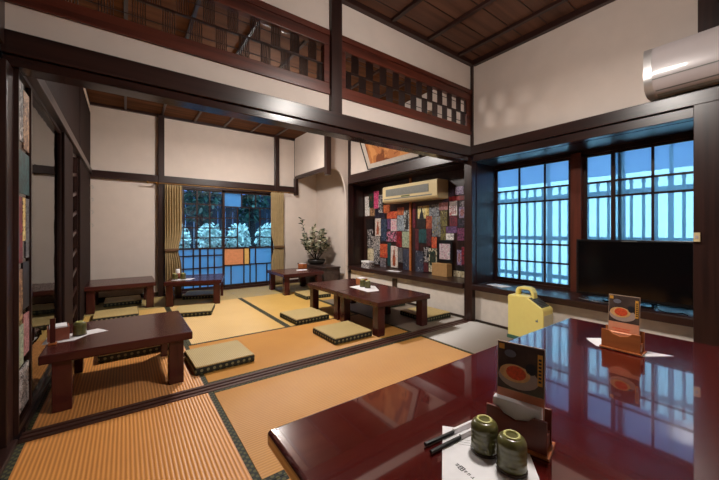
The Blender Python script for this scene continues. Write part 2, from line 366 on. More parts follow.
# flyers taped to the narrow glass pane
FL = [(2.22,2.325,1.45,1.74,'bw','tall grey flyer taped highest on the narrow glass pane'),(2.335,2.45,1.42,1.72,'tan','brownish flyer beside the tall grey one on the glass pane'),
 (2.25,2.45,1.19,1.40,'teal','wide dark teal flyer under the two tall ones on the glass pane'),(2.22,2.31,.84,1.17,'red','dark red strip flyer on the narrow glass pane at eye height'),
 (2.32,2.37,.95,1.17,'yellow','thin yellow strip beside the dark red flyer on the glass pane'),(2.38,2.45,.86,1.17,'greyfine','speckled dark flyer beside the thin yellow strip on the glass pane'),
 (2.22,2.31,.56,.81,'tan','beige flyer below the dark red strip on the glass pane'),(2.32,2.45,.60,.84,'black','blackish flyer beside the beige one on the glass pane'),
 (2.22,2.33,.33,.53,'palegreen','pale green flyer low on the narrow glass pane'),(2.34,2.45,.36,.57,'rose','dusty rose flyer low on the narrow glass pane'),
 (2.23,2.44,.10,.31,'bwfine','speckled grey flyer lowest on the narrow glass pane')]

# ================================================================ transoms
def transom(x0, x1, period, label):
    t = thing('transom_panel', label, 'transom', ((x0+x1)/2,2.22,2.115), 0, 'lattice transom panels over the room divider')
    w = (x1-x0)/2; h = .42
    MB().box(-w,w,-.028,.028,0,.05).box(-w,w,-.028,.028,h-.075,h).box(-w,-w+.05,-.028,.028,.05,h-.075).box(w-.05,w,-.028,.028,.05,h-.075).done('frame', M['redx'], t, bevel=.004)
    z0, z1 = .05, h-.075; zm = (z0+z1)/2
    rl = MB()
    for z,q,dp in ((zm,.012,.009),(z0+.05,.0035,.003),(z1-.05,.0035,.003)): rl.box(-w+.05,w-.05,-dp,dp,z-q/2,z+q/2)
    rl.done('lattice_rail', M['darkx'], t)
    cb = MB(); n = int((2*w-.1)/period)
    x = -w+.05
    while x < w-.06:
        for r,(a,b) in enumerate(((z0,zm-.007),(zm+.007,z1))):
            xo = x+(period/2 if r else 0)
            for k in range(6):
                xx = xo+k*period/2/6
                if xx < w-.056: cb.box(xx,xx+.0036,-.007,.007,a,b)
        x += period
    cb.done('lattice', M['darkz'], t)
transom(XL-.05,1.304,.147,'red-brown framed lattice transom over the glass door end of the head beam')
transom(1.406,XR-.025,.154,'red-brown framed lattice transom over the corner pillar end of the head beam')

# ================================================================ bay window (window_1)
w1 = simple('window_1', M['darky'], (3.53,3.59,.43,2.15,.41,.435), (3.53,3.59,.43,2.15,1.725,1.78))
fr = MB().box(3.515,3.6,1.243,1.335,.41,1.75); fr.done('window_post', M['redz'], w1, bevel=.003)
for y0,y1,xs in ((1.335,2.15,3.55),(.945,1.243,3.57),(.43,1.02,3.545)):
    f = MB()
    f.box(xs,xs+.025,y0,y0+.03,.435,1.725).box(xs,xs+.025,y1-.03,y1,.435,1.725).box(xs,xs+.025,y0+.03,y1-.03,.435,.465).box(xs,xs+.025,y0+.03,y1-.03,1.70,1.725)
    for z in (1.454,1.316,.859,.67): f.box(xs+.002,xs+.02,y0+.03,y1-.03,z-.009,z+.009)
    for yv in ((1.59,1.86) if y0>1.3 else ((.735,) if y0<.6 else ())): f.box(xs+.002,xs+.02,yv-.009,yv+.009,.465,1.70)
    s = f.done('window_sash', M['darkz'], w1)
    MB().box(xs+.009,xs+.013,y0+.03,y1-.03,.465,1.70).done('glass_pane', M['frost'], s)
MB().box(3.085,3.6,.43,2.145,.352,.41).done('window_sill', M['darky'], w1, bevel=.004)
simple('trim_32', M['darkz'], (3.175,3.6,2.145,2.2,.35,1.80), (3.2,3.6,.37,.43,.35,1.80))
simple('trim_33', M['darky'], (3.175,3.62,.37,2.2,1.762,1.82))
# fence and ground outside
simple('ground_outside', M['grey'], (3.75,16,-14,18,-.35,-.25))
simple('backlit_screen_outside', M['screen'], (3.92,3.926,-3.2,3.8,-.25,1.555))  # thin translucent sheet, made to glow from the added tube behind it
pf = thing('picket_fence', 'blue silhouetted picket fence close outside the frosted bay window', 'fence', (3.79,1.3,-.25))
for k in range(24):
    y = -1.06+.087*k
    MB().prism([(y-.011,0),(y+.011,0),(y+.011,1.665),(y+.008,1.68),(y+.015,1.70),(y+.011,1.735),(y-.011,1.735),(y-.015,1.70),(y-.008,1.68),(y-.011,1.665)],'x',0,.014).done('picket', M['fence'], pf)
for k in range(6): MB().box(.04,.075,-.975+.335*k,-.95+.335*k,0,2.35).done('fence_post', M['fence'], pf)
for z in (.75,1.17,1.62): MB().box(.015,.04,-1.15,1.05,z-.022,z+.022).done('fence_rail', M['fence'], pf)

# ================================================================ alcove full of prints
alc = simple('wall_alcove', M['darkz'], (3.472,3.55,2.27,4.66,.34,1.9), (3.17,3.55,4.63,4.70,.34,1.9), (3.17,3.55,2.2,2.27,.34,1.9))
simple('trim_34', M['darky'], (3.09,3.50,2.27,4.6,.345,.405), bevel=.004)
simple('trim_35', M['darky'], (3.10,3.2,2.27,4.60,1.81,1.93), (3.12,3.5,2.27,4.63,1.93,1.96), bevel=.004)
simple('trim_36', M['darky'], (3.2,3.472,2.27,4.63,1.80,1.93))
simple('trim_37', M['orangewood'], (3.452,3.472,3.445,3.48,.405,1.8))
W_,BK,GY = srgb(216,208,204), srgb(22,20,24), srgb(120,116,118)
PAL = dict(white=[srgb(220,212,206),srgb(232,226,220)], green=[srgb(28,44,34),srgb(40,66,48),srgb(150,60,50)], magenta=[srgb(190,50,96),srgb(222,96,140)], bw=[BK,GY,W_,BK], tan=[srgb(190,150,110),srgb(120,84,60)],
 navy=[srgb(26,24,40),srgb(50,44,66),srgb(110,90,110)], whiteorange=[srgb(222,208,196),srgb(226,214,204),srgb(206,108,56)], black=[srgb(20,17,18),srgb(44,36,36)], bwfine=[BK,W_,GY,BK], blue=[srgb(66,84,112),srgb(34,40,58),srgb(130,144,160)],
 orange=[srgb(206,110,60),srgb(160,76,44)], redorange=[srgb(190,66,44),srgb(220,110,66),srgb(60,26,24)], purple=[srgb(120,84,130),srgb(80,52,88)], whitepink=[W_,srgb(226,160,176),W_], pink=[srgb(214,130,158),srgb(60,36,48),W_],
 pale=[srgb(178,190,200),srgb(110,124,136),srgb(214,214,210)], palefigure=[srgb(190,198,198),srgb(40,42,48),srgb(204,200,190)], red=[srgb(150,36,40),srgb(110,26,32)], palegreen=[srgb(150,164,140),srgb(186,190,160),srgb(110,120,104)], cream=[srgb(222,208,176),srgb(206,190,150)],
 grey=[srgb(84,80,84),srgb(150,140,146)], teal=[srgb(24,56,60),srgb(36,84,86)], greyfine=[GY,srgb(60,58,62),W_], indigo=[srgb(70,76,96),srgb(34,34,46),srgb(190,192,200)], tower=[srgb(224,206,140),srgb(232,218,160)], yellow=[srgb(226,206,130),srgb(214,184,110)],
 rust=[srgb(176,92,58),srgb(148,70,46)], maroon=[srgb(72,26,34),srgb(96,40,46)], silver=[srgb(150,154,158),srgb(70,72,80),srgb(196,196,198)], greyyellow=[srgb(140,144,146),srgb(84,86,92),srgb(222,196,86)], rose=[srgb(190,136,136),srgb(150,96,96)],
 olive=[srgb(120,110,56),srgb(70,60,44),srgb(210,196,130)], whitered=[srgb(226,216,214),srgb(228,220,218),srgb(176,50,58)], lilac=[srgb(176,158,186),srgb(120,100,136),srgb(206,196,212)], plum=[srgb(150,74,112),srgb(92,44,80),srgb(200,130,160)],
 maroonfine=[srgb(80,24,40),srgb(130,40,56),srgb(40,18,28)], creamgreen=[srgb(216,204,172),srgb(30,50,40),srgb(220,208,180)], plumred=[srgb(110,40,70),srgb(170,50,60),srgb(50,24,40)], violetdark=[srgb(46,34,56),srgb(84,68,92),srgb(34,26,40)])
PM = {}
def pm(p):
    if p not in PM: PM[p] = printed('print_'+p, PAL[p], 52 if 'fine' in p else (14 if p in ('white','cream','tower','red','yellow','rust') else 30), 4.0)
    return PM[p]
CARDS = [
    (4.474, 4.605, 1.266, 1.611, 'white', 'narrow white paper strip pinned highest beside the dark alcove post'),
    (4.334, 4.488, 1.417, 1.643, 'green', 'dark green flyer with red specks beside the narrow white strip'),
    (4.212, 4.342, 1.384, 1.682, 'magenta', 'bright pink upright flyer beside the end of the gold air conditioner'),
    (4.108, 4.212, 1.302, 1.603, 'bw', 'black and white slip between the bright pink flyer and the gold air conditioner'),
    (4.32, 4.466, 1.26, 1.399, 'tan', 'small beige slip under the dark green flyer'),
    (4.057, 4.32, 1.219, 1.37, 'navy', 'dark navy flyer under the bright pink one'),
    (4.16, 4.307, 0.915, 1.212, 'whiteorange', 'white upright flyer with an orange figure below the dark navy one'),
    (4.348, 4.561, 1.035, 1.21, 'black', 'nearly black flyer beneath the narrow white strip'),
    (4.375, 4.532, 0.703, 1.026, 'bw', 'black and white striped flyer next to the dark alcove post, halfway up'),
    (4.186, 4.37, 0.676, 0.906, 'bwfine', 'finely speckled black and white flyer under the white one with an orange figure'),
    (4.007, 4.152, 0.834, 1.199, 'blue', 'slate blue upright flyer in the middle of the far half of the collage'),
    (3.933, 4.082, 1.295, 1.426, 'orange', 'small orange card just below the corner of the gold air conditioner'),
    (3.767, 4.007, 1.201, 1.313, 'redorange', 'wide red-orange card beneath the gold air conditioner'),
    (3.909, 3.999, 1.032, 1.195, 'purple', 'small purple card below the wide red-orange card'),
    (3.767, 3.904, 1.0, 1.191, 'whitepink', 'white card with pink blots below the wide red-orange card'),
    (3.767, 4.002, 0.831, 0.992, 'pink', 'wide pink and dark card beside the slate blue flyer'),
    (3.609, 3.76, 1.249, 1.366, 'orange', 'orange card near the top of the orange post'),
    (3.613, 3.755, 1.003, 1.241, 'pale', 'pale blue-grey flyer with figures below the orange card'),
    (3.459, 3.609, 1.0, 1.311, 'palefigure', 'pale flyer with a dark standing figure close to the orange post'),
    (3.653, 3.767, 0.75, 0.992, 'red', 'narrow dark red flyer between the wide pink card and the pale green one'),
    (3.459, 3.649, 0.749, 0.992, 'palegreen', 'pale green flyer next to the orange post at mid height'),
    (3.994, 4.181, 0.561, 0.785, 'redorange', 'rust red flyer with orange glow low in the far half of the collage'),
    (4.348, 4.517, 0.39, 0.695, 'cream', 'cream flyer standing lowest beside the dark alcove post'),
    (4.186, 4.342, 0.438, 0.668, 'bw', 'black and white flyer beside the lowest cream flyer'),
    (4.032, 4.178, 0.393, 0.551, 'grey', 'dark grey card just above the alcove sill under the rust red flyer'),
    (3.909, 3.992, 0.432, 0.805, 'teal', 'narrow dark teal flyer beside the white and orange one above the sill'),
    (3.744, 3.904, 0.419, 0.761, 'whiteorange', 'white flyer with red border and orange figure standing low by the sill'),
    (3.631, 3.739, 0.517, 0.735, 'greyfine', 'speckled grey flyer low between the red-bordered flyer and the orange post'),
    (3.459, 3.626, 0.407, 0.726, 'indigo', 'tall grey-blue print standing low against the orange post'),
    (3.164, 3.316, 1.179, 1.361, 'tower', 'pale yellow print with a black tower shape beside the orange post'),
    (3.105, 3.161, 1.22, 1.362, 'yellow', 'pale yellow strip beside the print with the tower shape'),
    (3.164, 3.316, 1.04, 1.173, 'black', 'black card under the print with the tower shape'),
    (3.05, 3.161, 1.034, 1.209, 'rust', 'rust orange card beside the black card'),
    (3.3, 3.37, 0.721, 1.029, 'maroon', 'narrow maroon strip along the orange post'),
    (3.146, 3.296, 0.827, 1.029, 'teal', 'dark teal square print in the middle beside the narrow maroon strip'),
    (3.053, 3.142, 0.789, 1.028, 'maroon', 'maroon upright card beneath the rust orange card'),
    (2.925, 3.099, 1.208, 1.368, 'silver', 'silver grey swirled print under the air conditioner edge'),
    (2.899, 3.046, 0.924, 1.2, 'greyyellow', 'grey print with a yellow spot in the middle of the near half'),
    (2.774, 2.92, 1.283, 1.384, 'rose', 'dusty rose card beside the silver grey swirled print'),
    (2.777, 2.891, 1.067, 1.275, 'olive', 'olive yellow print with a pale figure'),
    (2.63, 2.749, 1.203, 1.392, 'whitered', 'white print with red vertical strokes high by the corner pillar'),
    (2.501, 2.757, 1.394, 1.452, 'red', 'long red banner strip above the white print with red strokes'),
    (2.524, 2.653, 1.468, 1.57, 'lilac', 'lilac grey card topmost beside the corner pillar'),
    (2.494, 2.591, 1.165, 1.305, 'lilac', 'lilac print with a pale oval beside the white print with red strokes'),
    (2.501, 2.584, 1.311, 1.381, 'grey', 'small grey card with a face-like blot beneath the red banner strip'),
    (2.63, 2.802, 0.974, 1.059, 'purple', 'purple card beneath the dark maroon square'),
    (2.677, 2.802, 0.881, 0.967, 'white', 'small white card over the black-framed print'),
    (2.487, 2.614, 0.879, 1.038, 'plum', 'plum pink card beside the corner pillar at mid height'),
    (2.627, 2.744, 1.065, 1.196, 'maroonfine', 'dark maroon square under the white print with red strokes'),
    (2.494, 2.614, 1.045, 1.153, 'navy', 'dark navy square under the lilac print'),
    (2.96, 3.05, 0.764, 0.917, 'redorange', 'small red-orange card above the cream bordered print'),
    (3.202, 3.356, 0.403, 0.709, 'indigo', 'grey-blue and white swirled print low beside the orange post'),
    (3.108, 3.199, 0.559, 0.772, 'bw', 'black and white upright card between two swirled prints'),
    (2.96, 3.105, 0.429, 0.756, 'creamgreen', 'cream bordered print with a dark green centre above the sill'),
    (2.556, 2.622, 0.564, 0.756, 'lilac', 'narrow pale lilac strip beside the black-framed print'),
    (2.487, 2.553, 0.57, 0.798, 'plumred', 'plum and red strip nearest the corner pillar, low down'),
    (2.509, 2.669, 0.49, 0.551, 'black', 'flat black card over the cream slip in the lower corner'),
    (2.516, 2.68, 0.409, 0.486, 'cream', 'cream slip in the lower corner by the corner pillar'),
    (2.807, 2.891, 0.879, 1.061, 'olive', 'dark olive slip beneath the print with a pale figure'),
    (3.108, 3.199, 0.416, 0.55, 'maroon', 'small maroon card low between two swirled prints'),
    (2.677, 2.857, 1.385, 1.57, 'violetdark', 'dark violet patterned cloth panel beside the gold air conditioner'),
    (3.364, 3.423, 1.045, 1.415, 'maroonfine', 'thin dark red strip pinned right along the orange post'),

]
for i,(y0,y1,z0,z1,p,lab) in enumerate(CARDS):
    th = .003+.0035*(i%4); cy, cz = (y0+y1)/2, (z0+z1)/2
    m = MB().box(-th,.0005,(y0-cy),(y1-cy),z0-cz,z1-cz)
    o = m.done('flyer', pm(p), None, (3.472,cy,cz)); tag(o, lab, 'flyer', 'prints and flyers covering the alcove')
    a, b = y1-y0, z1-z0
    def blot(name, pts, mat): MB().prism(pts,'x',-th-.0012,-th).done(name, mat, o)
    if p == 'tower': blot('printed_tower', [(-.3*a,-.5*b),(.3*a,-.5*b),(.2*a,-.1*b),(.1*a,.05*b),(.07*a,.35*b),(-.07*a,.35*b),(-.1*a,.05*b),(-.2*a,-.1*b)], M['ink'])
    elif p in ('palefigure','whiteorange'):
        mm = M['ink'] if p == 'palefigure' else pm('rust')
        blot('printed_figure', [(-.16*a,-.42*b),(.2*a,-.42*b),(.24*a,-.1*b),(.1*a,.12*b),(.12*a,.28*b),(0,.36*b),(-.1*a,.27*b),(-.08*a,.1*b),(-.22*a,-.05*b)], mm)
    elif p == 'whitered':
        for q in (-.28,-.08,.12,.3): blot('printed_stroke', [((q-.045)*a,-.4*b),((q+.045)*a,-.4*b),((q+.035)*a,.18*b),((q-.035)*a,.18*b)], pm('red'))
    elif p == 'lilac' and b > .12: blot('printed_oval', [(.3*a*math.cos(k*.628),.34*b*math.sin(k*.628)) for k in range(10)], pm('rose'))
    elif p == 'creamgreen': blot('printed_picture', [(-.36*a,-.22*b),(.36*a,-.22*b),(.36*a,.36*b),(-.36*a,.36*b)], pm('green'))
for i,(y0,y1,z0,z1,p,lab) in enumerate(FL):
    cy, cz = (y0+y1)/2, (z0+z1)/2
    tag(MB().box(-.0005,.004,y0-cy,y1-cy,z0-cz,z1-cz).done('flyer', pm(p), None, (XL-.011,cy,cz)), lab, 'flyer', 'flyers taped to the narrow glass pane')
# black framed print and cardboard box on the sill
fp = thing('framed_print', 'black-framed print of pink and blue strokes standing in the alcove', 'picture', (3.44,2.80,.585))
MB().box(-.012,.0,-.125,.125,0,.29).done('frame', M['black'], fp)
MB().box(-.014,-.012,-.095,.08,.04,.245).done('print', printed('print_strokes', [W_,srgb(200,150,170),W_,srgb(96,110,160)], 30, 2.0), fp)
cb = thing('cardboard_box', 'plain tan cardboard box standing on the alcove sill under the black-framed print', 'box', (3.40,2.82,.406))
MB().box(-.05,.05,-.125,.125,0,.165).done('body', plain('tan_cardboard', srgb(176,134,84), .8), cb)
MB().box(-.053,-.05,-.125,.125,.158,.168).done('flap', plain('tan_cardboard_edge', srgb(198,158,104), .8), cb)
tag(MB().box(-.05,.05,-.11,.11,0,.0015).box(-.03,.045,-.06,.09,.0015,.003).done('paper_sheet', M['paper'], None, (3.22,3.56,.406), R(12)), 'white paper leaflets lying on the alcove sill by the orange post', 'paper')
tag(MB().box(-.07,.07,-.11,.11,0,.002).done('paper_sheet', M['paper'], None, (3.26,1.93,.411), R(-14)), 'pale paper sheet lying on the sill of the bay window', 'paper')
bx = thing('small_box', 'small grey and white printed box on the far end of the alcove sill', 'box', (3.18,4.15,.406))
MB().box(-.05,.05,-.1,.1,0,.085).done('body', printed('print_box', [GY,W_,srgb(70,60,70)], 20), bx); MB().box(-.052,.052,-.102,.102,.086,.11).done('lid', M['paper'], bx)

# air conditioner in the alcove
ac = thing('air_conditioner', 'old gold-cream air conditioner mounted over the alcove prints', 'air conditioner', (3.25,3.316,1.43))
MB().prism([(0,.03),(.03,.0),(.24,.0),(.24,.25),(.02,.25),(0,.235)][::-1],'y',-.545,.545).done('body', M['acg'], ac, bevel=.008)
gr_ = MB().box(-.006,.0,-.40,.46,.095,.20).done('intake_grille', M['acgrey'], ac)
lv = MB()
for k in range(6): lv.box(-.009,-.006,-.40,.46,.105+.016*k,.109+.016*k)
lv.done('grille_slat', plain('pale_grille', srgb(150,150,140), .5), gr_)
MB().box(-.005,.0,-.46,.5,.045,.06).done('air_outlet', M['acgrey'], ac)
MB().box(-.005,.0,-.05,.12,.066,.084).done('badge', plain('green_badge', srgb(96,110,60), .5), ac)

# tilted painting over the alcove
pg = thing('framed_painting', 'large orange-brown painting with white mount tilted forward high over the alcove', 'picture', (3.135,3.495,1.972))
tilt = Matrix.Rotation(R(-21),4,'Y')
def tb(x0,x1,y0,y1,z0,z1): return MB().box(x0,x1,y0,y1,z0,z1,0,tilt)
f = tb(-.03,-.005,-.56,.56,0,.015); f.box(-.03,-.005,-.56,.56,.60,.615,0,tilt); f.box(-.03,-.005,-.56,-.545,.015,.6,0,tilt); f.box(-.03,-.005,.545,.56,.015,.6,0,tilt)
f.done('frame', M['black'], pg)
tb(-.02,-.008,-.545,.545,.015,.60).done('mount', plain('grey_white_mount', srgb(196,186,176), .7), pg)
tb(-.023,-.02,-.46,.46,.085,.53).done('painting', printed('print_landscape', [srgb(128,70,36),srgb(190,120,66),srgb(214,150,90),srgb(100,60,40)], 3, 5.0), pg)
br = thing('wall_bracket', 'small dark bracket on the wall beside the tilted painting', 'bracket', (3.16,2.86,2.02))
MB().box(-.09,0,-.02,.02,.03,.06).done('arm', M['black'], br); MB().box(-.012,0,-.035,.035,0,.1).done('plate', M['black'], br)

# ================================================================ far window (window_2) and garden
YW = 5.86
w2 = simple('window_2', M['darkx'], (.49,2.26,YB-.03,YB+.08,0,.03), (.49,2.26,YB-.02,YB+.08,1.70,1.76))
def sash(x0,x1,y,hb,vb,name='window_sash'):
    f = MB().box(x0,x0+.035,y,y+.03,.03,1.70).box(x1-.035,x1,y,y+.03,.03,1.70).box(x0,x1,y,y+.03,.03,.07).box(x0,x1,y,y+.03,1.66,1.70)
    for z,a,b,w in hb: f.box(a,b,y+.004,y+.024,z-w/2,z+w/2)
    for x,a,b,w in vb: f.box(x-w/2,x+w/2,y+.003,y+.025,a,b)
    return f.done(name, M['darkx'], w2)
B = .019
s1 = sash(.49,1.385,YB+.0, [(1.44,.52,1.35,B),(1.215,.52,1.35,B),(1.05,.52,1.35,B),(.885,.52,1.35,B),(.71,.52,1.35,.026),(.59,.52,1.35,B),(.385,.52,1.35,B),(.20,.52,1.35,B)],
 [(.755,.07,1.66,B),(.955,.71,1.66,B),(1.15,.71,1.66,.022),(.90,.07,.71,B),(1.0,.07,.71,.03),(1.12,.07,.71,B),(1.22,.07,.71,B)])
s2 = sash(1.345,2.26,YB+.035, [(1.42,1.38,2.23,B),(1.225,1.38,1.61,B),(1.225,2.01,2.23,B),(1.04,1.38,1.61,B),(1.04,2.01,2.23,B),(.885,1.38,1.61,B),(.885,2.01,2.23,B),(.70,1.38,2.23,.026),(.40,1.38,2.23,.02)],
 [(1.68,1.42,1.66,B),(1.93,1.42,1.66,B),(1.61,.70,1.42,B),(1.82,1.04,1.42,.008),(2.01,.70,1.42,B),(1.72,.40,.70,.022),(1.82,.40,.70,.022),(1.93,.40,.70,B),(1.5,.07,.40,B),(1.72,.07,.40,B),(1.83,.07,.40,B),(1.94,.07,.40,B),(2.14,.07,.40,B)])
def pane(s,x0,x1,z0,z1,y,m): MB().box(x0,x1,y+.012,y+.015,z0,z1).done('glass_pane', M[m], s)
pane(s1,.525,1.35,.71,1.66,YB,'glass'); pane(s1,.525,1.35,.07,.71,YB,'frostb')
y2 = YB+.035
pane(s2,1.38,1.68,1.42,1.66,y2,'frostb'); pane(s2,1.68,2.225,1.42,1.66,y2,'glass'); pane(s2,1.38,2.225,.70,1.42,y2,'glass')
pane(s2,1.38,1.72,.40,.70,y2,'orangelit'); pane(s2,1.72,1.82,.40,.70,y2,'yellowlit'); pane(s2,1.82,2.225,.40,.70,y2,'frostb'); pane(s2,1.38,2.225,.07,.40,y2,'frostb')

simple('ground_garden', M['grey'], (-3,3.75,5.95,16,-.35,-.25))
rnd = random.Random(3)
def leaf_cloud(mb, c, rad, n, size, mi=0, r=rnd):
    for _ in range(n):
        while True:
            p = Vector((r.uniform(-1,1),r.uniform(-1,1),r.uniform(-1,1)))
            if .25 < p.length < 1: break
        q = Vector((c[0]+p.x*rad[0],c[1]+p.y*rad[1],c[2]+p.z*rad[2]))
        Mx = Matrix.Translation(q) @ Matrix.Rotation(r.uniform(0,6.28),4,'Z') @ Matrix.Rotation(r.uniform(-1.1,1.1),4,'X') @ Matrix.Rotation(r.uniform(-.8,.8),4,'Y')
        s = size*r.uniform(.6,1.3)
        mb.poly([(0,-s,0),(s*.42,-s*.2,s*.1),(s*.3,s*.5,s*.05),(0,s,-.1*s),(-s*.3,s*.5,s*.05),(-s*.42,-s*.2,s*.1)], [(0,1,2,3,4,5)], mi, Mx)
shr = ['first shrub from the askew table side outside the far window','second shrub from the askew table side outside the far window','third shrub from the askew table side outside the far window','fourth shrub from the askew table side outside the far window, behind the meeting stile','fifth shrub outside the far window, behind the irregular sash','sixth shrub outside the far window, behind the curtain beside the ikebana']
for i,(x,y,h) in enumerate(((.22,6.95,1.22),(.80,7.05,1.20),(1.38,6.95,1.25),(1.96,7.1,1.2),(2.54,6.95,1.22),(3.12,7.05,1.2))):
    s = thing('garden_shrub', 'pale-leaved '+shr[i], 'shrub', (x,y,-.25), 0, 'pale-leaved shrubs outside the far window')
    st = MB()
    for k in range(5): st.tube([(0,0,0),(.12*math.cos(k*1.26),.12*math.sin(k*1.26),.6),(.3*math.cos(k*1.26),.25*math.sin(k*1.26),1.0)],[.018,.012,.006],6)
    st.done('stem', M['bark'], s)
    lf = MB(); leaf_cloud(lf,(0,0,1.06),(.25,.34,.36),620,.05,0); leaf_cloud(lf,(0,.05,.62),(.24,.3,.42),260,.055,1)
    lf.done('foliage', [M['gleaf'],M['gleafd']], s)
tr = ['slim dark garden tree behind the shrubs, seen through the left sliding sash','dark garden tree behind the shrubs, near the meeting stile of the far window','dark garden tree behind the shrubs, seen through the irregular sash','dark garden tree behind the shrubs, beyond the curtain beside the ikebana']
for i,(x,y,r0) in enumerate(((.30,8.2,.06),(1.45,8.5,.08),(2.6,8.2,.09),(3.75,8.5,.08))):
    s = thing('garden_tree', tr[i], 'tree', (x,y,-.25), 0, 'dark trees beyond the shrubs in the garden')
    MB().tube([(0,0,0),(.03,0,1.2),(-.04,.05,2.4),(0,.1,3.6)],[r0,r0*.85,r0*.7,r0*.4],10).done('trunk', M['bark'], s)
    lf = MB(); leaf_cloud(lf,(0,.1,2.3),(.46,.6,1.0),460,.12,0); leaf_cloud(lf,(0,.2,3.3),(.46,.7,.8),260,.13,0)
    lf.done('foliage', [M['gleafd']], s)
gf = thing('garden_fence', 'dark board fence at the end of the garden outside', 'fence', (1.7,9.6,-.25))
fb = MB()
for k in range(38): fb.box(-3.8+.2*k,-3.61+.2*k,-.01,.01,.05,2.3)
fb.done('board', M['gfence'], gf); MB().box(-3.8,3.8,.012,.05,.4,.48).box(-3.8,3.8,.012,.05,1.8,1.88).done('fence_rail', M['gfence'], gf)

# curtains and rod
def curtain(x0, x1, tie_side, label):
    c = thing('curtain', label, 'curtain', ((x0+x1)/2,YB-.125,.03), 0, 'tied olive curtains of the far window')
    m = MB(); W = x1-x0; nz, nx = 26, 40; rows = []
    for j in range(nz+1):
        z = 1.68*j/nz; tz = .68
        k = math.exp(-((z-tz)/.16)**2); wd = W*(1-.2*k-.04*(z<tz)); off = tie_side*W*.12*k
        row = []
        for i in range(nx+1):
            s = i/nx-.5; a = .018*(1-.35*k)
            row.append(m.bm.verts.new((s*wd+off, a*math.sin(i/nx*2*math.pi*6.5)+.006*math.sin(z*5+i), z)))
        rows.append(row)
    for j in range(nz):
        for i in range(nx): m.bm.faces.new((rows[j][i],rows[j][i+1],rows[j+1][i+1],rows[j+1][i]))
    o = m.done('drape', M['curtain'], c, smooth=True); so = o.modifiers.new('Solidify','SOLIDIFY'); so.thickness = .003
    MB().box(tie_side*W*.12-W*.42,tie_side*W*.12+W*.42,-.034,.034,.655,.70).done('tie_band', plain('brown_tie', srgb(110,80,52), .8), c, bevel=.012)
    return c
curtain(.495,.72,-1,'olive tan curtain tied back at the candle table side of the far window')
curtain(2.16,2.40,1,'olive tan curtain tied back at the ikebana side of the far window')
rd = thing('curtain_rod', 'thin brass curtain rod across the top of the far window', 'curtain rod', (1.4,YB-.12,1.725))
MB().tube([(-1.12,0,0),(1.1,0,0)],.008,8).done('rod', M['brass'], rd)
for s in (-1.13,1.11): MB().lathe([(0,-.018),(.014,-.01),(.018,0),(.012,.012),(0,.018)],12,0,(s,0,0)).done('finial', M['brass'], rd)
for s in (-1.02,1.0): MB().box(s-.008,s+.008,0,.115,-.006,.006).done('bracket', M['brass'], rd)

# ================================================================ low tables
def low_table(label, loc, rz, w=.74, d=.71, h=.33, th=.05, lg=.085, ins=.022, insx=.022, group='low square lacquered tables of the back room'):
    t = thing('low_table', label, 'table', loc, rz, group)
    MB().box(-w/2,w/2,-d/2,d/2,h-th,h).done('tabletop', M['lacx'], t, bevel=.006)
    for sx in (-1,1):
        for sy in (-1,1):
            cx, cy = sx*(w/2-insx-lg/2), sy*(d/2-ins-lg/2)
            MB().box(cx-lg/2,cx+lg/2,cy-lg/2,cy+lg/2,0,h-th).done('leg', M['lacz'], t, bevel=.004)
    for sy in (-1,1): MB().box(-w/2+.1,w/2-.1,sy*(d/2-.122)-.012,sy*(d/2-.122)+.012,h-th-.035,h-th).done('apron', M['lacx'], t)
    return t
low_table('dark lacquered low table beside the narrow glass pane with napkins and one green cup',(-.005,2.745,.001),0,.74,.71,insx=.05)
low_table('dark lacquered low table nearest the floor rail in the adjoining pair before the alcove',(2.26,2.68,.001),0,.72,.712)
low_table('dark lacquered low table of the adjoining pair, farther one holding the shared green cup',(2.26,3.395,.001),0,.72,.712)
low_table('dark lacquered low table against the white back wall, empty on top',(-.035,5.36,.001),0,.73,.72)
low_table('dark lacquered low table set askew before the far window with candle and cups',(.84,5.13,.001),R(-17),.70,.70)
low_table('dark lacquered low table in front of the cabinet with the ikebana',(2.32,5.04,.001),0,.70,.72)
# big table
bt_ = thing('dining_table', 'big glossy red lacquered table with two menu holders on it', 'table', (1.304,.375,0))
w,d = .9875,.50
MB().box(-w,w,-d,d,.404,.45).done('tabletop', M['table'], bt_, bevel=.012, seg=4)
MB().box(-w+.07,w-.07,-d+.07,d-.07,.34,.403).done('apron', M['tableside'], bt_, bevel=.004)
for sx in (-1,1):
    for sy in (-1,1): MB().box(sx*(w-.12)-.05,sx*(w-.12)+.05,sy*(d-.12)-.05,sy*(d-.12)+.05,0,.339).done('leg', M['tableside'], bt_, bevel=.005)

# ================================================================ floor cushions
cush0 = None
def cushion(label, x, y, rz=0, z=.001, s=.42, hgt=.055):
    global cush0
    if cush0 is None:
        cush0 = thing('floor_cushion', label, 'cushion', (x,y,z), rz, 'square rush floor cushions')
        q = s/2
        MB().box(-q+.006,q-.006,-q+.006,q-.006,hgt-.008,hgt+.004).done('rush_top', M['cush'], cush0, bevel=.005)
        MB().box(-q,q,-q,q,0,hgt-.004).done('patterned_border', M['band'], cush0, bevel=.012)
        return cush0
    return dup(cush0,(x,y,z),rz,label)
cushion('rush floor cushion at the near corner of the adjoining tables, closest to the floor rail',1.69,2.61)
cushion('rush floor cushion on the mat at the long side of the farther adjoining table',1.665,3.37,R(2))
cushion('rush floor cushion between the near adjoining table and the alcove wall',2.86,2.62)
cushion('rush floor cushion between the farther adjoining table and the alcove wall',2.85,3.36)
cushion('rush floor cushion before the table that stands by the ikebana cabinet',2.33,4.43,R(-2))
cushion('rush floor cushion behind the glass-side table, half seen under its top',.04,3.33,R(1))
cushion('rush floor cushion at the open end of the glass-side table by the floor rail',.59,2.67,R(2))
cushion('rush floor cushion before the empty table at the white back wall',-.08,4.70)
